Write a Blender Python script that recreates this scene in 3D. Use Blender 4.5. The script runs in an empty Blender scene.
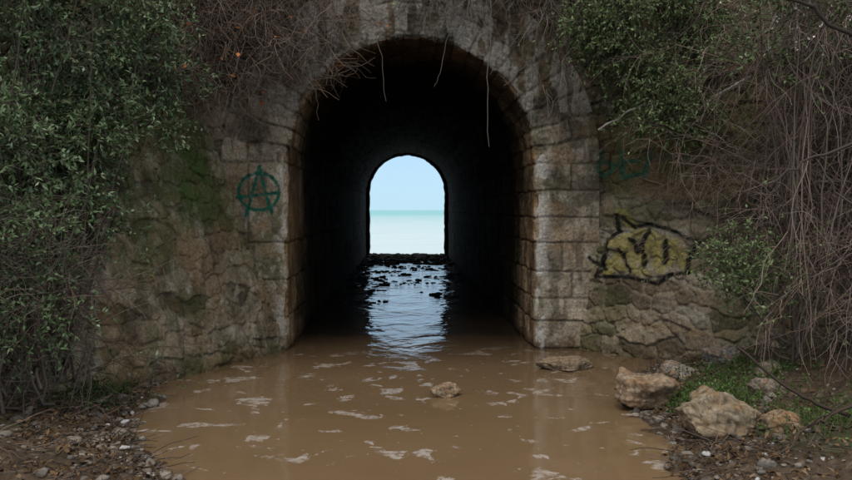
import bpy, math, numpy as np
rng = np.random.default_rng(11)
scene = bpy.context.scene
scene.view_settings.view_transform = 'Standard'
scene.view_settings.look = 'None'
scene.view_settings.exposure = 0
COL = scene.collection

# ------------------------------------------------------------------ noise
def hsh(ix, iy, seed=0):
    h = (ix.astype(np.int64)*374761393 + iy.astype(np.int64)*668265263 + seed*144269504) & 0xffffffff
    h = ((h ^ (h >> 13))*1274126177) & 0xffffffff
    h = h ^ (h >> 16)
    return (h & 0xffffff)/float(0x1000000)
def vn(x, y, seed=0):
    ix = np.floor(x); iy = np.floor(y); fx = x-ix; fy = y-iy
    fx = fx*fx*(3-2*fx); fy = fy*fy*(3-2*fy)
    a = hsh(ix, iy, seed); b = hsh(ix+1, iy, seed); c = hsh(ix, iy+1, seed); d = hsh(ix+1, iy+1, seed)
    return (a*(1-fx)+b*fx)*(1-fy)+(c*(1-fx)+d*fx)*fy
def fbm(x, y, o=4, seed=0):
    s = 0; a = .5; t = 0
    for i in range(o):
        s = s+a*vn(x, y, seed+i*17); t += a; a *= .5; x = x*2.03+5.1; y = y*2.03+1.7
    return s/t
def voro(u, v, cw, ch, seed):
    gx = u/cw; gy = v/ch; ix = np.floor(gx); iy = np.floor(gy)
    f1 = np.full(u.shape, 9.); f2 = np.full(u.shape, 9.); idd = np.zeros(u.shape)
    for dx in (-1, 0, 1):
        for dy in (-1, 0, 1):
            jx = ix+dx; jy = iy+dy
            off = .5*(jy % 2)
            px = (jx+off*.6+.12+.76*hsh(jx, jy, seed))*cw; py = (jy+.15+.7*hsh(jx, jy, seed+5))*ch
            h = hsh(jx, jy, seed+9)
            sc = .8+.4*hsh(jx, jy, seed+13)
            d = np.sqrt(((px-u)*.75)**2+((py-v)*1.15)**2)*sc
            c = d < f1
            f2 = np.where(c, f1, np.minimum(f2, d)); idd = np.where(c, h, idd); f1 = np.where(c, d, f1)
    return f1, f2, idd
def sst(a, b, x):
    t = np.clip((x-a)/(b-a), 0, 1); return t*t*(3-2*t)
def nrm(a):
    return a/np.maximum(np.linalg.norm(a, axis=-1, keepdims=True), 1e-9)
def mixc(c, d, m):
    return c*(1-m[..., None])+np.asarray(d)*m[..., None]

# ------------------------------------------------------------------ mesh helpers
def mesh_obj(name, V, F, mat, col=None, parent=None, smooth=True):
    V = np.asarray(V, dtype=np.float32).reshape(-1, 3); F = np.asarray(F, dtype=np.int32); k = F.shape[1]
    me = bpy.data.meshes.new(name)
    me.vertices.add(len(V)); me.vertices.foreach_set('co', V.ravel())
    me.loops.add(F.size); me.loops.foreach_set('vertex_index', F.ravel())
    me.polygons.add(len(F)); me.polygons.foreach_set('loop_start', np.arange(0, F.size, k, dtype=np.int32))
    me.update(calc_edges=True)
    if smooth: me.polygons.foreach_set('use_smooth', np.ones(len(F), dtype=bool))
    if col is not None:
        c = np.ones((len(V), 4), dtype=np.float32); c[:, :3] = np.clip(np.asarray(col).reshape(-1, 3), 0, 1)
        at = me.color_attributes.new('Col', 'FLOAT_COLOR', 'POINT'); at.data.foreach_set('color', c.ravel())
    me.validate()
    ob = bpy.data.objects.new(name, me); COL.objects.link(ob)
    if mat: me.materials.append(mat)
    if parent: ob.parent = parent
    return ob
def grid_faces(n, m, mask=None):
    i = np.arange(n*m).reshape(n, m)
    q = np.stack([i[:-1, :-1], i[1:, :-1], i[1:, 1:], i[:-1, 1:]], -1)
    if mask is not None:
        k = mask[:-1, :-1] & mask[1:, :-1] & mask[1:, 1:] & mask[:-1, 1:]
        return q[k]
    return q.reshape(-1, 4)
def empty(name):
    e = bpy.data.objects.new(name, None); COL.objects.link(e); return e

# ------------------------------------------------------------------ materials
def base_mat(name):
    m = bpy.data.materials.new(name); m.use_nodes = True
    return m, m.node_tree, m.node_tree.nodes['Principled BSDF']
def attr_mat(name, rough=.9, nscale=40, namt=.35, bump=.3, bdist=.01, spec=.25):
    m, nt, b = base_mat(name)
    a = nt.nodes.new('ShaderNodeAttribute'); a.attribute_name = 'Col'
    tc = nt.nodes.new('ShaderNodeTexCoord')
    n = nt.nodes.new('ShaderNodeTexNoise'); n.inputs['Scale'].default_value = nscale; n.inputs['Detail'].default_value = 4; n.inputs['Roughness'].default_value = .75
    nt.links.new(tc.outputs['Object'], n.inputs['Vector'])
    r = nt.nodes.new('ShaderNodeMapRange'); r.inputs[1].default_value = .25; r.inputs[2].default_value = .75
    r.inputs[3].default_value = 1-namt; r.inputs[4].default_value = 1+namt
    nt.links.new(n.outputs['Fac'], r.inputs[0])
    mx = nt.nodes.new('ShaderNodeVectorMath'); mx.operation = 'SCALE'
    nt.links.new(a.outputs['Color'], mx.inputs[0]); nt.links.new(r.outputs[0], mx.inputs['Scale'])
    nt.links.new(mx.outputs[0], b.inputs['Base Color'])
    b.inputs['Roughness'].default_value = rough; b.inputs['Specular IOR Level'].default_value = spec
    if bump > 0:
        bp = nt.nodes.new('ShaderNodeBump'); bp.inputs['Strength'].default_value = bump; bp.inputs['Distance'].default_value = bdist
        nt.links.new(n.outputs['Fac'], bp.inputs['Height']); nt.links.new(bp.outputs[0], b.inputs['Normal'])
    return m
M_stone = attr_mat('weathered_stone', .9, 35, .60, .9, .016, .12)
M_ground = attr_mat('wet_earth', .8, 30, .5, .8, .02)
M_rock = attr_mat('limestone_rock', .85, 25, .45, .8, .014)
def plain_attr(name, rough, spec):
    m, nt, b = base_mat(name)
    a = nt.nodes.new('ShaderNodeAttribute'); a.attribute_name = 'Col'
    nt.links.new(a.outputs['Color'], b.inputs['Base Color']); b.inputs['Roughness'].default_value = rough
    b.inputs['Specular IOR Level'].default_value = spec
    return m
def diff_attr(name):
    m, nt, b = base_mat(name); nt.nodes.remove(b)
    a = nt.nodes.new('ShaderNodeAttribute'); a.attribute_name = 'Col'
    d = nt.nodes.new('ShaderNodeBsdfDiffuse'); nt.links.new(a.outputs['Color'], d.inputs['Color'])
    nt.links.new(d.outputs[0], nt.nodes['Material Output'].inputs[0]); return m
M_bark = diff_attr('twig_bark')
M_leaf = plain_attr('leaf', .5, .32)
M_dead = diff_attr('dead_leaf')

# ------------------------------------------------------------------ graffiti (paint on masonry, world x/z on the wall)
def segd(X, Z, pts):
    d = np.full(X.shape, 9.)
    for (x0, z0), (x1, z1) in zip(pts[:-1], pts[1:]):
        dx, dz = x1-x0, z1-z0; L = dx*dx+dz*dz
        t = np.clip(((X-x0)*dx+(Z-z0)*dz)/L, 0, 1)
        d = np.minimum(d, np.hypot(X-x0-t*dx, Z-z0-t*dz))
    return d
circ = [(-1.77+.245*math.cos(t), 1.93+.225*math.sin(t)) for t in np.linspace(.3, 6.4, 24)]
GREEN = [circ, [(-1.93, 1.64), (-1.84, 1.95), (-1.765, 2.24), (-1.70, 1.95), (-1.62, 1.68)], [(-2.03, 1.86), (-1.52, 1.92)]]
GREEN2 = [[(2.42, 2.42), (2.36, 2.2), (2.46, 2.1), (2.56, 2.25), (2.46, 2.3)], [(2.62, 2.42), (2.62, 2.1), (2.78, 2.14)], [(2.6, 2.28), (2.78, 2.3)], [(2.88, 2.4), (2.82, 2.1)]]
def tf(strokes): return [[(2.78+(x-2.76)*.96, 1.19+(z-1.17)*.94) for x, z in s] for s in strokes]
YEL = tf([[(2.40, .93), (2.52, 1.12), (2.60, 1.34), (2.64, 1.16), (2.68, 1.0)], [(2.68, 1.0), (2.76, 1.22), (2.84, 1.42), (2.88, 1.2), (2.9, 1.0)], [(2.48, 1.3), (2.74, 1.44)], [(2.44, 1.04), (2.78, .94)], [(2.9, 1.0), (3.05, 1.26), (3.14, 1.05)], [(2.56, 1.70), (2.66, 1.52)], [(2.84, 1.38), (3.04, 1.34)]])
BLK = tf([[(2.30, .86), (2.38, 1.10), (2.42, 1.34), (2.54, 1.44), (2.52, 1.66), (2.60, 1.60), (2.68, 1.50), (2.8, 1.55), (2.97, 1.50), (3.24, 1.34), (3.16, 1.18), (3.14, .98), (3.0, .95), (2.86, .82), (2.6, .88), (2.30, .86)], [(2.53, 1.22), (2.62, .95)], [(2.74, 1.3), (2.76, 1.02)], [(2.97, 1.36), (2.95, 1.08)], [(2.22, 1.1), (2.38, .96)], [(2.64, 1.36), (2.7, 1.2), (2.8, 1.44)]])
def paint(X, Z, C):
    w = (fbm(X*18, Z*18, 3, 91)-.5)*.012
    rub = .50+.50*sst(.22, .42, fbm(X*26, Z*26, 4, 77))
    def put(C, strokes, hw, col, op):
        d = np.minimum.reduce([segd(X, Z, s) for s in strokes])+w
        return mixc(C, col, (1-sst(hw-.006, hw+.010, d))*op*rub)
    C = put(C, GREEN, .018, (.005, .085, .06), .98)
    C = put(C, GREEN2, .024, (.012, .10, .065), .75)
    C = put(C, YEL, .046, (.30, .265, .075), .66)
    C = put(C, BLK, .020, (.010, .010, .010), .97)
    return C

def weather(P, C, k_=1.):
    X, Y, Z = P[..., 0], P[..., 1], P[..., 2]
    a = X+Y*.7
    st = fbm(a*5, Z*.7, 4, 31)
    C = C*(0.55+.80*st)[..., None]
    m = sst(.48, .68, fbm(a*2.2, Z*1.6, 5, 41))
    C = mixc(C, (.062, .070, .026), m*.6*k_)
    l = sst(.60, .68, fbm(a*13, Z*9, 4, 51))
    C = mixc(C, (.41, .38, .31), l*.48)
    k = sst(.52, .68, fbm(a*3.4, Z*3, 5, 61))
    C = mixc(C, (.040, .030, .021), k*.58*k_)
    o = sst(.50, .68, fbm(a*3+9, Z*3, 4, 65))
    C = mixc(C, (.23, .145, .072), o*.45)
    dk = sst(.62, .72, fbm(a*9, Z*2.4, 4, 68))
    C = mixc(C, (.045, .036, .026), dk*.5)
    wl = 1-sst(.05, .30, Z+.15*fbm(a*3, Z, 3, 71))
    C = mixc(C, (.080, .052, .028), wl*.7)
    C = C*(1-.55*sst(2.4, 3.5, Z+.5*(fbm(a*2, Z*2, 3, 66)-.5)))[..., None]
    return C

# ------------------------------------------------------------------ tunnel
CX, R, ZS, Y0, Y1 = .08, 1.505, 2.275, 10.1, 31.0
tunnel = empty('stone_tunnel')
def prof(u, r, zs):
    L = math.pi*r
    th = math.pi-np.clip(u, 0, L)/r
    x = np.cos(th)*r; z = zs+np.sin(th)*r
    z = np.where(u < 0, zs+u, np.where(u > L, zs-(u-L), z))
    nx = -np.cos(th); nz = -np.sin(th)
    nx = np.where(u < 0, 1., np.where(u > L, -1., nx)); nz = np.where((u < 0) | (u > L), 0., nz)
    return x, z, nx, nz
L = math.pi*R
us = np.arange(-ZS-.4, L+ZS+.4, .0125)
sf = -np.arange(0, .80, .0115)[::-1]
sb = [0.012]; st = .014
while sb[-1] < Y1-Y0-.02:
    sb.append(sb[-1]+st); st = min(st*1.012, .35)
ss = np.concatenate([sf, np.array(sb)])
U, S = np.meshgrid(us, ss, indexing='ij')
jamb = ((U < 0) | (U > L)) & (S < 0)
wamp = np.where(jamb, .35, 1.)
Uw = U+(fbm(U*4, S*4, 2, 3)-.5)*.05*wamp; Sw = S+(fbm(U*4, S*4, 2, 8)-.5)*.06*wamp
w = L/23
arch = (Uw > 0) & (Uw < L)
k = np.floor(Uw/w)
du = np.abs(Uw/w-np.round(Uw/w))*w
co = np.array([-.5, 0, .40, .86, 1.31, 2.275])
co2 = np.array([-.5, 0, .35, .62, .95, 1.31, 1.62, 1.95, 2.275])
zz = np.where(Uw < 0, ZS+Uw, ZS-(Uw-L)); zc = np.clip(zz, -.45, 2.27)
lft = Uw < 0
kj = np.where(lft, np.searchsorted(co, zc), np.searchsorted(co2, zc))
dj = np.where(lft, np.min(np.abs(zz[..., None]-co), -1), np.min(np.abs(zz[..., None]-co2), -1))
kk = np.where(arch, k, 100+kj+np.where(lft, 0, 40)); du = np.where(arch, du, dj)
split = np.where(arch, .34+.3*hsh(kk, kk*0, 2), np.where(hsh(kk, kk*0, 4) < .6, .30+.2*hsh(kk, kk*0, 5), 5))
aa = .18+.25*hsh(kk, kk*0, 6); bl = .36
j = np.round((Sw-aa)/bl)
ds = np.where(Sw < 0, np.abs(Sw+split), np.where(Sw < aa*.5, 1, np.abs(Sw-aa-j*bl)))
sid = np.where(Sw < aa, np.where(Sw < -split, -2, -1), np.floor((Sw-aa)/bl))
rid = hsh(kk, sid, 7)
d = np.minimum(du, ds)+(fbm(U*14, S*14, 3, 33)-.5)*.010
joint = np.exp(-(d/.013)**2)*np.where(jamb, .9, (.45+.9*fbm(U*3, S*3, 3, 35)))
lump = fbm(U*6, S*6, 4, 12)-.5; fine = fbm(U*30, S*30, 3, 13)-.5
rough_ = np.where(arch, 1.5, .8)
amt = -.022*joint+(rid-.5)*.022+lump*.04*rough_+fine*.022*rough_
px, pz, nx, nz = prof(U, R, ZS)
v = np.where(S < 0, -S, 0)
edge = np.exp(-(S/.035)**2)*(.012+.07*np.clip(fbm(U*5, U*0, 3, 22)-.35, 0, 1))
fr = (S < 0)
X = CX+px-nx*v; Z = pz-nz*v; Y = Y0+np.where(fr, 0, S)
X = X+np.where(fr, 0, nx*amt); Z = Z+np.where(fr, 0, nz*amt); Y = Y-np.where(fr, amt, 0)
X -= nx*edge; Z -= nz*edge; Y += edge
P = np.stack([X, Y, Z], -1)
C = np.ones(P.shape)*np.array([.295, .245, .185])
C = C*(.70+.50*rid)[..., None]
C = mixc(C, (.33, .285, .225), (rid > .7)*.35)
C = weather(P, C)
C = mixc(C, (.055, .042, .030), np.clip(joint, 0, 1)*.7)
bloom = np.exp(-((S+.07)/.11)**2)*sst(.42, .56, fbm(U*6, S*9, 4, 88))*np.where(Z < 2.6, np.where(X > 0, 1, .6), .2)
C = mixc(C, (.48, .46, .43), bloom*.8)
crown = np.where(fr & (Z > 2.9), 1, 0)*sst(.46, .56, fbm(X*12, Z*3, 4, 89))
C = mixc(C, (.30, .285, .26), crown*.6)
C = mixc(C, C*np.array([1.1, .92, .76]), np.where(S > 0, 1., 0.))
C = C*(1-.90*sst(.05, 2.2, S))[..., None]  # interior shade painted into the vault colour, deepening inward
C = np.where(fr[..., None], paint(X, Z, C), C)
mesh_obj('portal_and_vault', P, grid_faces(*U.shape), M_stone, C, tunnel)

# far mouth ring
r2, zs2 = 1.385, 2.345
us2 = np.linspace(-zs2-.4, math.pi*r2+zs2+.4, 260); vv = np.array([.35, .2, .1, .05, 0, -.001, -.002, -.003])
U, V = np.meshgrid(us2, vv, indexing='ij')
px, pz, nx, nz = prof(U, r2, zs2)
ex = (fbm(U*5, V*0+1, 3, 5)-.5)*.05
dep = np.array([0, 0, 0, 0, 0, .15, .3, .6])[None, :]+U*0
P = np.stack([CX+px-nx*(np.maximum(V, 0)+ex), Y1-.6+dep, pz-nz*(np.maximum(V, 0)+ex)], -1)
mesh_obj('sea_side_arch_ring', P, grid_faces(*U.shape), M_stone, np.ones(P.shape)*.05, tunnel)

# spandrel wall
xs = np.arange(-4.6, 5.2, .0135); zs_ = np.arange(1.4, 5.3, .0135)
X, Z = np.meshgrid(xs, zs_, indexing='ij')
rr = np.hypot(X-CX, Z-ZS); out = np.where(Z > ZS, rr, np.abs(X-CX)) > R+.72
wx = X+(fbm(X*5, Z*5, 2, 3)-.5)*.12; wz = Z+(fbm(X*5, Z*5, 2, 9)-.5)*.12
f1, f2, idd = voro(wx, wz, .27, .17, 21)
jn = 1-sst(.0, .035, f2-f1+(fbm(X*20, Z*20, 3, 18)-.5)*.02)
amt = -.02*jn+(idd-.5)*.03+(fbm(X*7, Z*7, 4, 15)-.5)*.05
P = np.stack([X, Y0+.03-amt, Z], -1)
C = np.ones(P.shape)*np.array([.19, .155, .112])*(.6+.7*idd)[..., None]
C = mixc(C, (.15, .125, .09), jn*.5)
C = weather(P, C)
C = paint(X, Z, C)
mesh_obj('spandrel_wall', P, grid_faces(*X.shape, out), M_stone, C, tunnel)

# ------------------------------------------------------------------ wing walls
def wing(name, B, dv, n, b, seed, length, top=3.35, tone=1., green=0.):
    B = np.array(B); dv = nrm(np.array(dv)); n = nrm(np.array(n))
    s = np.arange(0, length, .0135); z = np.arange(-.4, top, .0135)
    S, Z = np.meshgrid(s, z, indexing='ij')
    s0 = b*np.maximum(Z, 0)*n[1]/dv[1] - .04
    S = S+s0
    wx = S+(fbm(S*3.5, Z*3.5, 3, seed)-.5)*.22; wz = Z+(fbm(S*3.5, Z*3.5, 3, seed+3)-.5)*.22
    f1, f2, idd = voro(wx, wz, .27, .20, seed)
    dd = f2-f1+(fbm(S*20, Z*20, 3, seed+8)-.5)*.03
    jn = (1-sst(.004, .045, dd))*(.55+.9*fbm(S*2.5, Z*2.5, 3, seed+12))
    amt = -.028*jn+(idd-.5)*.040+(fbm(S*6, Z*6, 4, seed+4)-.5)*.07+(fbm(S*25, Z*25, 3, seed+5)-.5)*.035
    back = -b*Z+amt
    P = np.stack([B[0]+S*dv[0]+back*n[0], B[1]+S*dv[1]+back*n[1], Z], -1)
    X0 = B[0]+S*dv[0]-b*Z*n[0]
    C = np.ones(P.shape)*np.array([.235, .185, .127])*tone*(.56+.9*idd)[..., None]
    C = mixc(C, np.array((.35, .295, .225))*tone, ((idd*7) % 1 > .70)*.55)
    C = mixc(C, np.array((.31, .26, .19))*tone, np.clip(jn, 0, 1)*.5)
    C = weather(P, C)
    gm = sst(.40, .65, fbm(S*2.5+3, Z*1.8, 4, seed+66))
    C = mixc(C, (.072, .090, .030), gm*green)
    moss = np.exp(-((X0+2.42)/.17)**2)*sst(1.2, 1.9, Z)*sst(.25, .55, fbm(S*6, Z*4, 3, 4))
    C = mixc(C, (.065, .11, .03), moss*.85)
    C = paint(X0, Z, C)
    return mesh_obj(name, P, grid_faces(*S.shape), M_stone, C)
wing('rubble_retaining_wall', (-1.47, 10.06), (-.447, -.894), (.894, -.447), .30, 101, 5.0, 3.35, 1.05, .5)
wing('rubble_retaining_wall', (2.16, 10.06), (.65, -.76), (-.76, -.65), .13, 202, 5.0, 3.35, .85, .4)  # lower tone puts the vegetation's shade into this wall's colour

# ------------------------------------------------------------------ ground
def edges(y):
    xl = np.interp(y, [-10, 3, 5.2, 5.6, 6.4, 7.3, 8.0, 8.8, 9.9, 11], [-1.7, -1.35, -1.42, -1.85, -2.2, -2.3, -2.4, -2.3, -2.3, -2.3])
    xr = np.interp(y, [-10, 3, 5.2, 6.4, 7.2, 8.3, 8.9, 9.9, 11], [1.9, 1.6, 1.7, 2.1, 2.05, 2.3, 2.8, 2.9, 3.0])
    return xl, xr
def gh(x, y):
    xl, xr = edges(y)
    wob = (fbm(x*2.2, y*2.2, 4, 301)-.5)*.7
    dl = xl-x+wob; dr = x-xr+wob
    d = np.maximum(dl, dr)
    h = np.where(d < 0, np.maximum(d*.35, -.3), .26*(1-np.exp(-np.maximum(d, 0)*1.3))+.14*np.clip(d-.8, 0, 8))
    h = h+(fbm(x*5, y*5, 4, 305)-.5)*.10+(fbm(x*22, y*22, 3, 306)-.5)*.035
    inside = y > 10.0
    h = np.where(inside & (np.abs(x) < 2.4), -.22+(fbm(x*3, y*3, 3, 9)-.5)*.1, h)
    far = -.04-(y-31)*.11
    h = np.where(y > 31, np.maximum(far, -3.5)+(fbm(x*2, y*2, 4, 7)-.5)*.08, h)
    return h
def axis(lo, hi, step, far):
    a = [hi]; st = step
    while a[-1] < far: st *= 1.25; a.append(a[-1]+st)
    b = [lo]; st = step
    while b[-1] > -far: st *= 1.25; b.append(b[-1]-st)
    return np.array(b[::-1][:-1]+list(np.arange(lo, hi, step))+a)
gx = axis(-4.8, 5.0, .028, 900)
ya = axis(3.6, 10.2, .028, 900)
gy = np.concatenate([ya[(ya <= 10.25) & (ya > -900)], np.arange(10.4, 60, .4)])
X, Y = np.meshgrid(gx, gy, indexing='ij')
H = gh(X, Y)
P = np.stack([X, Y, H], -1)
C = np.ones(P.shape)*np.array([.070, .048, .032])*(.5+1.0*fbm(X*4, Y*4, 4, 310))[..., None]
C = mixc(C, (.18, .145, .11), sst(.6, .7, fbm(X*25, Y*25, 3, 311))*.6)
C = mixc(C, (.04, .055, .018), sst(.5, .7, fbm(X*1.5, Y*1.5, 3, 312))*.5*(H > .1))
C = mixc(C, (.055, .034, .018), (1-sst(.0, .07, H))*.8)
mesh_obj('ground', P, grid_faces(*X.shape), M_ground, C)

# embankment over the tunnel
ex_ = np.concatenate([-np.geomspace(8, 500, 30)[::-1], np.arange(-7.8, 8, .12), np.geomspace(8.2, 500, 30)])
ey = np.arange(4.6, 31.0, .12)
X, Y = np.meshgrid(ex_, ey, indexing='ij')
def behind(X, Y, B, dv, n, b, top):
    n = nrm(np.array(n))
    return -((X-B[0])*n[0]+(Y-B[1])*n[1])-b*top
ql = behind(X, Y, (-1.47, 10.06), (-.447, -.894), (.894, -.447), .30, 3.3)
qr = behind(X, Y, (2.16, 10.06), (.65, -.76), (-.76, -.65), .13, 3.3)
q = np.where(X < 0, ql, qr)
front = 3.25+.75*np.maximum(q, 0)
E = np.where(Y > 10.25, np.maximum(5.15, np.minimum(front, 6.5)), np.minimum(front, 6.2))
E = E-np.clip(6.6-Y, 0, 9)*2.2
E = E+(fbm(X*1.5, Y*1.5, 4, 401)-.5)*.3
E = np.where(Y > 29.5, E-(Y-29.5)*.5, E)
mask = np.where(Y > 10.26, True, (q > .02) & (np.abs(X) > 2.35))
P = np.stack([X, Y, E], -1)
C = np.ones(P.shape)*np.array([.055, .05, .026])*(.5+fbm(X*3, Y*3, 4, 55))[..., None]
mesh_obj('embankment', P, grid_faces(*X.shape, mask), M_ground, C)

# ------------------------------------------------------------------ water
m, nt, b = base_mat('muddy_water'); N = nt.nodes; Lk = nt.links
tc = N.new('ShaderNodeTexCoord')
def noise(scale, detail=3, dist=0, vec=None, rough=.5):
    n = N.new('ShaderNodeTexNoise'); n.inputs['Scale'].default_value = scale; n.inputs['Detail'].default_value = detail
    n.inputs['Distortion'].default_value = dist; n.inputs['Roughness'].default_value = rough
    Lk.new(vec or tc.outputs['Object'], n.inputs['Vector']); return n
def mrange(src, a, b_, c=0, d_=1):
    r = N.new('ShaderNodeMapRange'); r.inputs[1].default_value = a; r.inputs[2].default_value = b_
    r.inputs[3].default_value = c; r.inputs[4].default_value = d_; Lk.new(src, r.inputs[0]); return r.outputs[0]
def math_(op, a, b_):
    n = N.new('ShaderNodeMath'); n.operation = op
    for i, q_ in enumerate((a, b_)):
        if isinstance(q_, (int, float)): n.inputs[i].default_value = q_
        else: Lk.new(q_, n.inputs[i])
    return n.outputs[0]
def cmix(fac, a, b_):
    n = N.new('ShaderNodeMix'); n.data_type = 'RGBA'; Lk.new(fac, n.inputs['Factor'])
    for nm, q_ in (('A', a), ('B', b_)):
        if isinstance(q_, tuple): n.inputs[nm].default_value = q_
        else: Lk.new(q_, n.inputs[nm])
    return n.outputs['Result']
sep = N.new('ShaderNodeSeparateXYZ'); Lk.new(tc.outputs['Object'], sep.inputs[0])
fade = mrange(sep.outputs['Y'], 9.0, 10.6, 1, 0)
f1n = noise(2.7, 5, .5, rough=.58)
fm = mrange(f1n.outputs['Fac'], .588, .615)
f2n = noise(14, 5, 0, rough=.65)
fm = math_('MULTIPLY', fm, mrange(f2n.outputs['Fac'], .36, .60, .08, .72))
sp = noise(9, 6, .3, rough=.68); spk = mrange(sp.outputs['Fac'], .650, .69, 0, .5)
fm = math_('MULTIPLY', math_('MAXIMUM', fm, spk), fade)
mudn = noise(.8, 3)
mud = cmix(mudn.outputs['Fac'], (.155, .100, .053, 1), (.215, .144, .082, 1))
# tunnel shade painted into the water colour: mud turns near black past the mouth
tunnel_shade = mrange(math_('ADD', sep.outputs['Y'], math_('MULTIPLY', mudn.outputs['Fac'], 1.5)), 9.6, 12.2)
mud = cmix(tunnel_shade, mud, (.022, .016, .011, 1))
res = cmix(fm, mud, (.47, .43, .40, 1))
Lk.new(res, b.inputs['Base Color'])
b.inputs['IOR'].default_value = 1.33
Lk.new(mrange(fm, 0, 1, .05, .6), b.inputs['Roughness'])
mp = N.new('ShaderNodeMapping'); mp.inputs['Scale'].default_value = (1.3, 1.1, 1); Lk.new(tc.outputs['Object'], mp.inputs[0])
r1 = noise(1.0, 2, 1.0, mp.outputs[0], .5); r2n = noise(4.5, 3, .8, mp.outputs[0], .6)
hgt = math_('ADD', r1.outputs['Fac'], math_('MULTIPLY', r2n.outputs['Fac'], .20))
hgt = math_('MULTIPLY', hgt, mrange(sep.outputs['Y'], 9, 18, .12, 1))
bp = N.new('ShaderNodeBump'); bp.inputs['Strength'].default_value = 1; bp.inputs['Distance'].default_value = .055
Lk.new(hgt, bp.inputs['Height']); Lk.new(bp.outputs[0], b.inputs['Normal'])
wx_ = np.linspace(-4.5, 4.5, 40); wy_ = np.concatenate([np.linspace(-14, 9.9, 60), np.linspace(10, 31.3, 50)])
X, Y = np.meshgrid(wx_, wy_, indexing='ij')
mk = (Y < 10.2) | (np.abs(X) < 2.4)
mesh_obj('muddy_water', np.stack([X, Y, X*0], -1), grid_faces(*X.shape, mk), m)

# sea
m, nt, b = base_mat('sea_water'); N = nt.nodes; Lk = nt.links
tc = N.new('ShaderNodeTexCoord'); sep = N.new('ShaderNodeSeparateXYZ'); Lk.new(tc.outputs['Object'], sep.inputs[0])
mp = N.new('ShaderNodeMapping'); mp.inputs['Scale'].default_value = (.12, .5, 1); Lk.new(tc.outputs['Object'], mp.inputs[0])
n1 = noise(.5, 6, .6, mp.outputs[0], rough=.6)
n2 = noise(3, 5, .6, mp.outputs[0], rough=.6)
near = mrange(sep.outputs['Y'], 70, 520, .40, -.45)
fo = mrange(math_('ADD', math_('ADD', n1.outputs['Fac'], math_('MULTIPLY', n2.outputs['Fac'], .8)), near), .50, 1.35)
Lk.new(cmix(fo, (.22, .50, .55, 1), (.53, .65, .70, 1)), b.inputs['Base Color']); b.inputs['Roughness'].default_value = .6
b.inputs['Specular IOR Level'].default_value = .2
sx = np.linspace(-6000, 6000, 20); sy = np.array([38, 60, 100, 200, 500, 1500, 9000.])
X, Y = np.meshgrid(sx, sy, indexing='ij')
mesh_obj('sea', np.stack([X, Y, X*0-1.0], -1), grid_faces(*X.shape), m)

# ------------------------------------------------------------------ rocks
def sphere_pts(n=40):
    th = np.linspace(0, math.pi, n); ph = np.linspace(0, 2*math.pi, 2*n)
    T, Ph = np.meshgrid(th, ph, indexing='ij')
    return np.stack([np.sin(T)*np.cos(Ph), np.sin(T)*np.sin(Ph), np.cos(T)], -1)
def n3(p, f, seed, o=4):
    return (fbm(p[..., 0]*f+seed, p[..., 1]*f-seed, o, seed)+fbm(p[..., 1]*f, p[..., 2]*f+seed*3, o, seed+1)+fbm(p[..., 2]*f, p[..., 0]*f, o, seed+2))/3
def rock_verts(size, seed, n=40, facets=16):
    r = np.random.default_rng(seed); D = sphere_pts(n)
    rad = np.full(D.shape[:2], 1.25)
    for i in range(facets):
        nn = nrm(r.normal(size=3)); o = r.uniform(.58, .98)
        dt = D@nn; rad = np.where(dt > .05, np.minimum(rad, o/np.maximum(dt, .05)), rad)
    Pn = D*rad[..., None]
    rad2 = 1+(n3(Pn, 2.2, seed)-.5)*.5+(n3(Pn, 6, seed+4)-.5)*.40+(n3(Pn, 16, seed+6)-.5)*.12
    Pn = Pn*rad2[..., None]
    return Pn*np.array(size)*.5, D
def rock(name, x, y, zb, size, seed, tint=(.36, .27, .18), rot=0, n=60):
    Pn, D = rock_verts(size, seed, n)
    c, s = math.cos(rot), math.sin(rot)
    Q = Pn.copy(); Q[..., 0] = Pn[..., 0]*c-Pn[..., 1]*s; Q[..., 1] = Pn[..., 0]*s+Pn[..., 1]*c
    zc = zb+size[2]*.36
    Q += np.array([x, y, zc])
    nn = n3(Pn/max(size)*4, 2.4, seed+20)
    C = np.ones(Q.shape)*np.array(tint)*(.45+1.0*nn)[..., None]
    C = mixc(C, (.40, .35, .28), sst(.54, .64, n3(Pn/max(size)*4, 3.5, seed+30))*.5)
    C = mixc(C, (.24, .13, .06), sst(.50, .60, n3(Pn/max(size)*4, 2, seed+40))*.6)
    C = mixc(C, (.07, .055, .04), sst(.50, .58, n3(Pn/max(size)*4, 7, seed+50))*.65)
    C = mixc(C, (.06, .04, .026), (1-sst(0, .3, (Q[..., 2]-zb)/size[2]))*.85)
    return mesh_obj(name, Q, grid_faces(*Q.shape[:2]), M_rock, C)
rock('rock', 2.03, 7.05, -.03, (.62, .5, .40), 5, (.29, .205, .135), .2)
rock('rock', 2.33, 5.9, .03, (.64, .45, .42), 26, (.28, .22, .145), -.3)
rock('rock', 2.66, 5.8, .06, (.4, .35, .30), 16, (.25, .18, .115), .5)
rock('rock', 2.62, 7.85, .02, (.45, .4, .26), 7, (.25, .22, .19), .4)
rock('rock', 3.20, 8.3, .05, (.46, .4, .36), 8, (.30, .28, .26), 1.)
rock('rock', 1.73, 8.8, -.05, (.56, .4, .19), 9, (.26, .19, .125), .1)
rock('rock', .365, 7.55, -.04, (.27, .22, .17), 10, (.31, .22, .15), .7)
rock('rock', 3.0, 6.7, .12, (.34, .3, .24), 12, (.24, .20, .16), .2)
rock('rock', 3.3, 7.4, .15, (.36, .3, .24), 13, (.24, .21, .17), .9)
rock('rock', 2.40, 7.5, .02, (.25, .2, .15), 14, (.26, .22, .17), .9)
rock('rock', -2.35, 6.3, .0, (.26, .2, .14), 15, (.2, .18, .15), .3)

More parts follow.
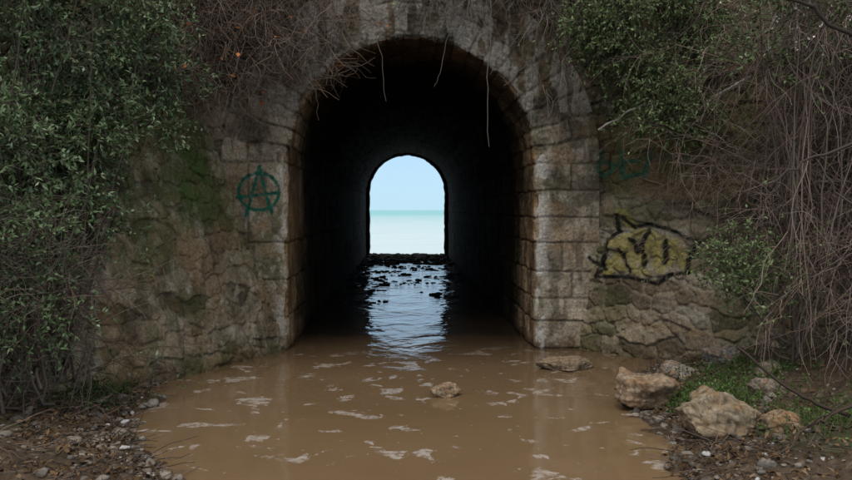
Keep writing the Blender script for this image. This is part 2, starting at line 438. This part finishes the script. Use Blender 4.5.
def rock_mass(name, pts, sizes, mat, cols, flat=.55):
    VV = []; FF = []; CC = []; o = 0
    base = []
    for sd in range(8):
        p, D = rock_verts((1, 1, 1), 500+sd, 7, 9); base.append(p)
    f = grid_faces(*base[0].shape[:2]); nv = base[0].shape[0]*base[0].shape[1]
    for i, (p, s) in enumerate(zip(pts, sizes)):
        b_ = base[i % 8].reshape(-1, 3); a = rng.uniform(0, 6.28); c, sn = math.cos(a), math.sin(a)
        q_ = b_*np.array([s, s*rng.uniform(.6, 1), s*flat*rng.uniform(.6, 1.2)])
        q_ = np.stack([q_[:, 0]*c-q_[:, 1]*sn, q_[:, 0]*sn+q_[:, 1]*c, q_[:, 2]], -1)+p
        VV.append(q_); FF.append(f+o); o += nv
        CC.append(np.ones((nv, 3))*cols[i])
    return mesh_obj(name, np.concatenate(VV), np.concatenate(FF), mat, np.concatenate(CC))
# stones strewn over the sea-side sill, thinning out up the tunnel
n = 2300
yy = 31.3-rng.random(n)**1.5*16.5
xx = rng.uniform(-1.4, 1.5, n)
keep = (fbm(xx*1.3, yy*1.1, 3, 777) > .39+.010*(31-yy)) | (yy > 28.6)
yy = yy[keep]; xx = xx[keep]; n = len(yy)
sz = rng.uniform(.06, .28, n)*np.where(yy < 25, .7, 1)
pp = np.stack([xx, yy, rng.uniform(-.035, .025, n)-.014*(yy < 26)], -1)
rock_mass('shore_stones', pp, sz, M_rock, np.ones((n, 3))*rng.uniform(.015, .04, (n, 1)), .5)
# pebbles on the banks
n = 1900
yy = rng.uniform(4.8, 9, n); side = rng.random(n) < .5
xl, xr = edges(yy)
xx = np.where(side, xl-np.abs(rng.normal(0, .5, n))+.15, xr+np.abs(rng.normal(0, .6, n))-.15)
pp = np.stack([xx, yy, gh(xx, yy)+.004], -1)
sz = rng.lognormal(-3.4, .6, n)
tn = rng.uniform(.06, .26, (n, 1))*np.array([1, .88, .75])
tn = np.where(rng.random((n, 1)) < .05, .42, tn)
rock_mass('pebbles', pp, np.clip(sz, .012, .16), M_rock, tn, .6)

# ------------------------------------------------------------------ plants toolkit
def grow(start, dirn, length, nseg, wig, grav, rg=rng):
    n = len(start); pts = np.empty((n, nseg+1, 3)); pts[:, 0] = start; d = nrm(np.array(dirn, float)); length = np.broadcast_to(length, (n,))
    for i in range(nseg):
        d = nrm(d+rg.normal(0, wig, (n, 3))+np.array([0, 0, grav]))
        pts[:, i+1] = pts[:, i]+d*(length/nseg)[:, None]
    return pts
def kids(pts, k, spread, lo=.15, hi=1.):
    n, m_, _ = pts.shape
    idx = np.repeat(np.arange(n), k); t = rng.uniform(lo, hi, n*k)*(m_-1.001)
    i = t.astype(int); f = (t-i)[:, None]
    st = pts[idx, i]*(1-f)+pts[idx, i+1]*f; tg = nrm(pts[idx, i+1]-pts[idx, i])
    return st, nrm(tg+rng.normal(0, spread, (n*k, 3)))
def tubes(pts, r0, r1, sides=3):
    n, m_, _ = pts.shape
    r0 = np.broadcast_to(r0, (n,)); r1 = np.broadcast_to(r1, (n,))
    t = np.empty_like(pts); t[:, 1:-1] = pts[:, 2:]-pts[:, :-2]; t[:, 0] = pts[:, 1]-pts[:, 0]; t[:, -1] = pts[:, -1]-pts[:, -2]
    t = nrm(t); ref = np.array([.37, .61, .23]); a = nrm(np.cross(t, ref)); b_ = np.cross(t, a)
    rad = r0[:, None]+(r1-r0)[:, None]*np.linspace(0, 1, m_)[None]
    ang = np.arange(sides)*2*math.pi/sides
    V = pts[:, :, None]+rad[..., None, None]*(a[:, :, None]*np.cos(ang)[None, None, :, None]+b_[:, :, None]*np.sin(ang)[None, None, :, None])
    idx = np.arange(n*m_*sides).reshape(n, m_, sides)
    nx_ = np.roll(idx, -1, 2)
    F = np.stack([idx[:, :-1], nx_[:, :-1], nx_[:, 1:], idx[:, 1:]], -1).reshape(-1, 4)
    return V.reshape(-1, 3), F
class Acc:
    def __init__(s): s.V = []; s.F = []; s.C = []; s.o = 0
    def add(s, V, F, c):
        s.V.append(V); s.F.append(F+s.o); s.o += len(V)
        s.C.append(np.broadcast_to(np.asarray(c, float), V.shape) if np.ndim(c) < 2 else c)
    def build(s, name, mat, parent, smooth=False):
        return mesh_obj(name, np.concatenate(s.V), np.concatenate(s.F), mat, np.concatenate(s.C), parent, smooth)
def add_tubes(A, pts, r0, r1, col, var=.35, sides=3):
    V, F = tubes(pts, r0, r1, sides)
    n = len(pts); k = len(V)//n
    c = np.asarray(col)*(1+rng.uniform(-var, var, (n, 1)))
    g_ = rng.random((n, 1))*.4; c = c*(1-g_)+c.mean(-1, keepdims=True)*g_
    A.add(V, F, np.repeat(c, k, 0))
def add_leaves(A, pts, k, ln, wd, pal, up=.5, lo=.1):
    n = len(pts)
    st, dr = kids(pts, k, .75, lo, 1.)
    N_ = len(st); l = ln*rng.uniform(.6, 1.25, N_)[:, None]; w_ = wd*rng.uniform(.7, 1.2, N_)[:, None]
    nn = nrm(rng.normal(0, .7, (N_, 3))+np.array([0, -.25, up])); sd = nrm(np.cross(dr, nn)); nn = np.cross(sd, dr)
    V = np.stack([st, st+dr*l*.45+sd*w_*.5+nn*w_*.15, st+dr*l-nn*l*.08, st+dr*l*.45-sd*w_*.5+nn*w_*.15], 1).reshape(-1, 3)
    F = np.arange(N_*4).reshape(-1, 4)
    pal = np.asarray(pal); tw = np.repeat(rng.random(n), k); mixf = np.clip(tw*.7+rng.random(N_)*.45-.05, 0, .999)*(len(pal)-1)
    i = mixf.astype(int); f = (mixf-i)[:, None]; c = pal[i]*(1-f)+pal[np.minimum(i+1, len(pal)-1)]*f
    clump = .6+.8*fbm(st[:, 0]*2.4+st[:, 1]*1.3, st[:, 2]*2.4, 2, 700)
    c = c*rng.uniform(.7, 1.3, (N_, 1))*clump[:, None]
    A.add(V, F, np.repeat(c, 4, 0))
def limb(p0, p1, nseg=10, sag=.15, wob=.08):
    t = np.linspace(0, 1, nseg+1)[None, :, None]; n = len(p0)
    p = p0[:, None]*(1-t)+p1[:, None]*t
    p = p+np.sin(t*math.pi)*(rng.normal(0, wob, (n, 1, 3))+np.array([0, 0, sag]))
    j_ = np.cumsum(rng.normal(0, wob*.22, (n, nseg+1, 3)), 1); j_ -= j_[:, :1]
    return p+j_*(1-t*.5)
def in_open(p):   # keep the tunnel mouth and the stream clear of growth
    x, z = p[..., 0], p[..., 2]
    return ((x > -1.25) & (x < 1.35) & (z < 2.9)) | (np.hypot(x-.08, z-2.2) < 1.12)
G_DARK = [(.022, .042, .016), (.046, .082, .031), (.084, .134, .054), (.135, .195, .095), (.22, .28, .18)]
G_OLIVE = [(.035, .05, .018), (.07, .11, .035), (.12, .17, .065), (.18, .24, .11)]
BRN = (.13, .10, .078)

def ell(n, c, r, gap=.0, seed=1):
    p = nrm(rng.normal(size=(n*3, 3)))*rng.uniform(.35, 1, (n*3, 1))**.6*np.array(r)+np.array(c)
    if gap > 0:
        keep = fbm(p[:, 0]*2.2+p[:, 1], p[:, 2]*2.2-p[:, 1], 2, seed) > gap
        p = p[keep]
    return p[:n]
def bush(name, centres, bases, twigs=26, tl=.38, sub=4, sl=.17, leaves=8, ll=.045, lw=.019, pal=G_DARK, grav=-.05, bark=BRN, leafy=1., bias=(0, 0, .2), tr=.0028):
    e = empty(name); A = Acc(); B = Acc()
    n = len(centres); bi = bases[rng.integers(0, len(bases), n)]
    lm = limb(bi+rng.normal(0, .05, (n, 3)), centres, 12, .1, .12)
    add_tubes(A, lm, .013, .004, bark, sides=5)
    st = np.repeat(centres, twigs, 0)+rng.normal(0, .07, (n*twigs, 3))
    dr = nrm(rng.normal(size=(n*twigs, 3)))+np.array(bias)
    tw = grow(st, dr, tl*rng.uniform(.5, 1.3, n*twigs), 6, .22, grav)
    tw = tw[~in_open(tw).any(1)]
    add_tubes(A, tw, tr, tr*.45, bark)
    s2, d2 = kids(tw, sub, .6)
    t2 = grow(s2, d2, sl*rng.uniform(.5, 1.4, len(s2)), 4, .2, grav)
    t2 = t2[~in_open(t2).any(1)]
    add_tubes(A, t2, tr*.5, tr*.3, np.array(bark)*1.1)
    lt = t2[rng.random(len(t2)) < leafy]
    if len(lt): add_leaves(B, lt, leaves, ll, lw, pal)
    A.build('branches', M_bark, e)
    if len(lt): B.build('leaves', M_leaf, e)
    return e
A_ = np.array
cl = np.concatenate([
    ell(22, (-2.95, 7.3, 3.3), (.70, .9, 1.2), .38, 3),
    ell(13, (-2.5, 8.0, 3.2), (.36, .5, .8), .38, 5),
    ell(20, (-3.15, 6.8, 1.9), (.62, .9, .9), .38, 7),
    ell(13, (-2.80, 7.4, 2.2), (.40, .5, .7), .36, 6)])
bush('evergreen_bush', cl, A_([(-3.2, 6.6, .35), (-3.0, 7.2, .3), (-3.4, 7.6, .4)]), twigs=26, leaves=7, ll=.055, lw=.020)
cl = ell(18, (-2.95, 6.1, 1.1), (.45, .6, .75), .35, 9)
bush('evergreen_bush', cl, A_([(-2.95, 6.0, .3), (-2.8, 6.4, .25)]), twigs=20, leaves=6, leafy=.6, pal=G_DARK[:4])
cl = ell(30, (-4.2, 8.0, 3.7), (1.1, 1.3, 1.1), .3, 12)
bush('evergreen_bush', cl, A_([(-4.2, 7.8, 2.6), (-3.8, 8.4, 3.0)]), twigs=22, leaves=6, ll=.06, lw=.026)
# right green shrubs overhanging from the embankment
cl = np.concatenate([ell(34, (2.80, 9.15, 3.75), (.85, .4, .65), .3, 15), ell(9, (2.95, 8.9, 3.0), (.5, .35, .4), .33, 18)])
bush('overhanging_shrub', cl, A_([(3.2, 10.3, 4.6), (2.6, 10.35, 4.9)]), twigs=20, leaves=7, ll=.05, lw=.02, pal=G_OLIVE, grav=-.12, bias=(-.2, -.2, -.3))
cl = np.concatenate([ell(8, (3.05, 7.3, 1.15), (.28, .3, .22), 0, 2), ell(12, (3.6, 7.0, 3.3), (.8, .4, .7), .3, 2)])
bush('small_leaf_shrub', cl, A_([(3.5, 7.3, .4), (4.1, 7.4, .5)]), twigs=14, tl=.30, leaves=6, pal=G_OLIVE)

# bare twig thickets
def thicket(name, bases, tips, k1=9, l1=.8, k2=5, l2=.4, wig=.2, grav=-.12, col=BRN, rr=.010, lk=1, frac=.06, pal=None, ll=.04, lw=.02, spread=.55, tr=.0042, cvar=.6):
    e = empty(name); A = Acc()
    n = len(tips); bi = bases[rng.integers(0, len(bases), n)]+rng.normal(0, .15, (n, 3))
    lm = limb(bi, tips, 14, .15, .16); lm = lm[~in_open(lm).any(1)]; add_tubes(A, lm, rr, rr*.3, col, sides=4)
    s, d_ = kids(lm, k1, spread, .3); t1 = grow(s, d_, l1*rng.uniform(.4, 1.3, len(s)), 9, wig, grav); t1 = t1[~in_open(t1).any(1)]
    add_tubes(A, t1, tr, tr*.45, np.array(col)*1.1, cvar)
    s, d_ = kids(t1, k2, spread); t2 = grow(s, d_, l2*rng.uniform(.4, 1.4, len(s)), 6, wig, grav); t2 = t2[~in_open(t2).any(1)]
    add_tubes(A, t2, tr*.6, tr*.3, np.array(col)*1.25, cvar)
    A.build('twigs', M_bark, e)
    if pal is not None:
        B = Acc(); lt = t2[rng.random(len(t2)) < frac]
        add_leaves(B, lt, lk, ll, lw, pal); B.build('leaves', M_leaf, e)
    return e
RED = (.135, .098, .075)
ORG = [(.70, .16, .03), (.60, .24, .05)]
tips = np.stack([rng.uniform(-2.7, -.55, 88), rng.uniform(8.8, 9.85, 88), rng.uniform(3.0, 4.4, 88)], -1)
thicket('bramble_thicket', A_([(-2.3, 10.2, 4.9), (-1.4, 10.2, 5.1), (-3.0, 9.8, 4.3)]), tips, 8, .75, 5, .36, .28, -.06, RED, .010,
        pal=ORG, frac=.010, lk=2, ll=.075, lw=.06, cvar=.8)
tips = np.stack([rng.uniform(-.9, 2.6, 62), rng.uniform(9.0, 9.9, 62), rng.uniform(3.80, 4.45, 62)], -1)
thicket('bramble_thicket', A_([(.3, 10.2, 5.2), (1.6, 10.2, 5.2), (2.4, 10.2, 5.0)]), tips, 5, .55, 4, .34, .27, -.10, (.12, .092, .074), .009, pal=G_OLIVE, frac=.05, lk=3, cvar=.8)
tips = np.stack([rng.uniform(1.3, 2.6, 18), rng.uniform(9.0, 9.8, 18), rng.uniform(2.8, 3.8, 18)], -1)
thicket('bramble_thicket', A_([(2.3, 10.2, 5.0), (2.9, 10.0, 4.6)]), tips, 6, .5, 4, .3, .25, -.10, (.15, .12, .10), .008, pal=G_OLIVE, frac=.10, lk=3)
tips = np.stack([rng.uniform(-2.9, -2.0, 26), rng.uniform(8.2, 9.4, 26), rng.uniform(2.7, 4.2, 26)], -1)
thicket('bramble_thicket', A_([(-2.9, 9.4, 3.8), (-3.2, 9.0, 3.9)]), tips, 8, .6, 5, .3, .25, -.1, RED, .007, pal=ORG, frac=.012, lk=2, ll=.06, lw=.05)
# right-hand cascading bare thicket
tips = np.concatenate([np.stack([rng.uniform(2.6, 4.6, 60), rng.uniform(6.8, 8.8, 60), rng.uniform(1.2, 4.2, 60)], -1),
                       np.stack([rng.uniform(2.9, 4.4, 30), rng.uniform(6.2, 7.8, 30), rng.uniform(.4, 1.6, 30)], -1),
                       np.stack([rng.uniform(2.4, 3.2, 10), rng.uniform(8.6, 9.3, 10), rng.uniform(2.4, 3.4, 10)], -1)])
thicket('bare_thicket', A_([(4.6, 7.6, 4.0), (4.9, 7.0, 3.0), (4.2, 8.4, 4.3), (4.4, 7.2, .6), (5.0, 6.9, 1.5)]), tips, 10, .8, 6, .4, .20, -.10, (.175, .122, .098), .010,
        pal=G_OLIVE, frac=.07, lk=4, ll=.04, lw=.017, cvar=.8)
tips = np.stack([rng.uniform(2.9, 4.2, 18), rng.uniform(6.6, 7.6, 18), rng.uniform(3.2, 4.0, 18)], -1)
thicket('flowering_thicket', A_([(4.6, 7.2, 4.4), (4.9, 7.0, 3.6)]), tips, 6, .5, 5, .3, .2, -.06, (.16, .12, .10), .007,
        pal=[(.62, .58, .56), (.5, .45, .43)], frac=.5, lk=4, ll=.024, lw=.02)
# left lower bare brush
tips = np.stack([rng.uniform(-3.3, -2.3, 26), rng.uniform(5.8, 7.6, 26), rng.uniform(.35, 1.5, 26)], -1)
thicket('bare_thicket', A_([(-3.1, 6.2, .3), (-2.9, 7.0, .3), (-3.2, 5.8, .4)]), tips, 7, .6, 4, .3, .2, -.05, (.13, .10, .08), .008,
        pal=G_DARK, frac=.25, lk=4)

# hanging vines
e = empty('hanging_vine'); A = Acc()
def poly(pts, r0, r1, col, A, sub=5, wob=.01):
    pts = np.array(pts, float); t = np.linspace(0, len(pts)-1, (len(pts)-1)*sub+1)
    q_ = np.stack([np.interp(t, np.arange(len(pts)), pts[:, i]) for i in range(3)], -1)
    for _ in range(2): q_[1:-1] = (q_[:-2]+q_[1:-1]*2+q_[2:])/4
    q_[1:-1] += rng.normal(0, wob, q_[1:-1].shape)
    add_tubes(A, q_[None], r0, r1, col, .1, 5)
poly([(-.42, 9.9, 4.5), (-.36, 9.8, 4.0), (-.30, 9.75, 3.6), (-.22, 9.75, 2.98)], .006, .003, (.16, .13, .11), A)
poly([(.98, 9.9, 4.6), (1.03, 9.8, 3.9), (.96, 9.75, 3.3), (.99, 9.75, 2.45)], .008, .004, (.20, .17, .14), A)
poly([(.62, 9.9, 4.5), (.55, 9.8, 3.9), (.42, 9.75, 3.35), (.34, 9.75, 3.15)], .006, .003, (.15, .12, .1), A)
poly([(1.75, 9.9, 4.6), (1.3, 9.8, 3.7), (1.08, 9.75, 3.45), (1.0, 9.75, 3.3)], .005, .003, (.15, .12, .1), A)
poly([(-.75, 9.9, 4.5), (-.85, 9.75, 3.7), (-1.05, 9.7, 3.2), (-1.0, 9.7, 2.75)], .006, .003, (.13, .10, .08), A)
poly([(-1.5, 9.8, 3.9), (-1.2, 9.7, 3.4), (-.85, 9.65, 3.25), (-.6, 9.65, 3.35)], .006, .003, (.15, .12, .09), A)
poly([(2.6, 9.8, 4.1), (2.0, 9.7, 3.9), (1.5, 9.65, 3.5), (1.15, 9.65, 3.15)], .007, .003, (.17, .14, .11), A)
poly([(2.9, 9.8, 3.7), (2.3, 9.7, 3.45), (1.8, 9.65, 3.1), (1.65, 9.65, 2.75)], .007, .003, (.16, .13, .11), A)
poly([(-2.2, 9.7, 3.6), (-1.8, 9.6, 3.1), (-1.45, 9.6, 2.8), (-1.3, 9.6, 2.4)], .006, .003, (.15, .12, .09), A)
A.build('stems', M_bark, e)
e = empty('dead_branch'); A = Acc()
poly([(2.15, 9.2, 2.6), (2.35, 9.1, 2.72), (2.6, 8.9, 2.88), (3.1, 8.7, 2.8), (3.6, 8.6, 3.1)], .011, .016, (.36, .33, .30), A)
poly([(2.6, 8.9, 2.88), (2.95, 8.7, 2.6), (3.2, 8.5, 2.5), (3.5, 8.4, 2.2)], .008, .005, (.28, .26, .23), A)
A.build('limb', M_bark, e)
e = empty('dead_branch'); A = Acc()
poly([(2.75, 6.1, 3.3), (3.0, 6.1, 3.2), (3.3, 6.0, 2.95), (3.9, 6.0, 2.8)], .010, .022, (.05, .04, .035), A)
poly([(2.65, 6.0, 1.9), (2.9, 6.0, 2.05), (3.3, 6.0, 2.2), (3.7, 6.0, 2.25)], .008, .014, (.07, .055, .045), A)
poly([(3.0, 6.0, 2.09), (3.2, 6.0, 1.8), (3.6, 5.9, 1.55)], .006, .010, (.1, .08, .07), A)
A.build('limb', M_bark, e)
e = empty('fallen_branch'); A = Acc()
poly([(2.4, 5.9, .72), (2.7, 5.7, .45), (2.85, 5.55, .36), (3.4, 5.5, .2)], .010, .016, (.06, .045, .035), A)
poly([(2.3, 5.0, .2), (2.5, 5.1, .32), (2.75, 5.3, .36), (3.1, 5.5, .4)], .008, .014, (.08, .06, .045), A)
poly([(2.55, 5.15, .33), (2.6, 5.0, .45), (2.75, 4.95, .6)], .006, .003, (.08, .06, .045), A)
A.build('limb', M_bark, e)

# litter
def bank_pts(n, lo=.0, sg=.6, y0=4.7, y1=9):
    yy = rng.uniform(y0, y1, n); side = rng.random(n) < .5; xl, xr = edges(yy); o = np.abs(rng.normal(0, sg, n))+lo
    xx = np.where(side, xl-o, xr+o); return np.stack([xx, yy, gh(xx, yy)], -1)
e = empty('leaf_litter'); A = Acc()
p = bank_pts(6000); p[:, 2] += rng.uniform(.003, .02, len(p))
g = grow(p, rng.normal(0, 1, (len(p), 3))*np.array([1, 1, .15]), .03, 1, .1, 0)
add_leaves(A, g, 1, .05, .026, [(.035, .023, .014), (.08, .05, .028), (.14, .088, .048), (.2, .145, .09)], up=1.2)
A.build('dead_leaves', M_dead, e)
A = Acc(); p = bank_pts(1800); p[:, 2] += .012
g = grow(p, rng.normal(0, 1, (len(p), 3))*np.array([1, 1, .15]), rng.uniform(.06, .4, len(p)), 4, .15, 0)
add_tubes(A, g, .004, .002, (.12, .085, .065), .6)
A.build('dead_twigs', M_bark, e)
def tuft(name, cx, cy, rx, ry, n, hgt_, pal):
    e = empty(name); A = Acc()
    p = np.stack([rng.normal(cx, rx, n), rng.normal(cy, ry, n)], -1)
    p = np.concatenate([p, gh(p[:, 0], p[:, 1])[:, None]], -1)
    p = p[p[:, 2] > .02]
    g = grow(p, rng.normal(0, .45, (len(p), 3))+np.array([0, 0, 1]), hgt_*rng.uniform(.4, 1.3, len(p)), 3, .2, -.12)
    c = np.array(pal)[rng.integers(0, len(pal), len(p))]
    V, F = tubes(g, .004, .001, 3); A.add(V, F, np.repeat(c, len(V)//len(g), 0))
    A.build('blades', M_leaf, e)
    B = Acc(); add_leaves(B, g[::2], 3, .03, .018, pal); B.build('leaves', M_leaf, e)
tuft('grass_tuft', 2.55, 6.75, .25, .22, 900, .13, [(.05, .10, .02), (.08, .14, .03), (.10, .17, .05)])
tuft('grass_tuft', 3.1, 7.6, .3, .3, 500, .12, [(.05, .09, .02), (.07, .12, .03)])
tuft('grass_tuft', -2.75, 7.3, .25, .4, 500, .14, [(.03, .06, .015), (.05, .09, .02)])
tuft('grass_tuft', 3.0, 5.8, .3, .3, 500, .12, [(.05, .09, .02), (.08, .13, .03)])

# ------------------------------------------------------------------ light
el, az = math.radians(50), math.radians(195)   # behind camera, slightly left
world = bpy.data.worlds.new('World'); scene.world = world; world.use_nodes = True
nt = world.node_tree; bg = nt.nodes['Background']
sky = nt.nodes.new('ShaderNodeTexSky'); sky.sky_type = 'NISHITA'; sky.sun_disc = False
sky.sun_elevation = el; sky.sun_rotation = az; sky.air_density = 1.0; sky.dust_density = .6; sky.ozone_density = 1.5
tcw = nt.nodes.new('ShaderNodeTexCoord'); sw = nt.nodes.new('ShaderNodeSeparateXYZ'); nt.links.new(tcw.outputs['Generated'], sw.inputs[0])
rp = nt.nodes.new('ShaderNodeValToRGB'); nt.links.new(sw.outputs['Z'], rp.inputs[0])
cr = rp.color_ramp; cr.elements[0].position = 0; cr.elements[0].color = (.42, .66, .80, 1); cr.elements[1].position = .55; cr.elements[1].color = (1, .96, .90, 1)
e1 = cr.elements.new(.08); e1.color = (.38, .59, .82, 1)
sc_ = nt.nodes.new('ShaderNodeVectorMath'); sc_.operation = 'SCALE'; sc_.inputs['Scale'].default_value = 9.5; nt.links.new(rp.outputs[0], sc_.inputs[0])
mxw = nt.nodes.new('ShaderNodeMix'); mxw.data_type = 'RGBA'; mxw.inputs['Factor'].default_value = .88
nt.links.new(sky.outputs[0], mxw.inputs['A']); nt.links.new(sc_.outputs[0], mxw.inputs['B'])
nt.links.new(mxw.outputs['Result'], bg.inputs[0]); bg.inputs[1].default_value = .13
sd = bpy.data.lights.new('overcast_sun', 'SUN'); sd.energy = 1.2; sd.angle = math.radians(20); sd.color = (1, .94, .84)
so = bpy.data.objects.new('overcast_sun', sd); COL.objects.link(so)
from mathutils import Vector
sdir = Vector((math.sin(az)*math.cos(el), math.cos(az)*math.cos(el), math.sin(el)))
so.rotation_euler = sdir.to_track_quat('Z', 'Y').to_euler(); so.location = (0, 0, 20)

# ------------------------------------------------------------------ camera
cd = bpy.data.cameras.new('camera'); cd.lens = 35; cd.sensor_width = 36; cd.clip_end = 20000; cd.clip_start = .05
cam = bpy.data.objects.new('camera', cd); COL.objects.link(cam)
cam.location = (0, 0, 1.71)
cam.rotation_euler = (math.radians(90-2.08), 0, math.radians(-1.45))
scene.camera = cam
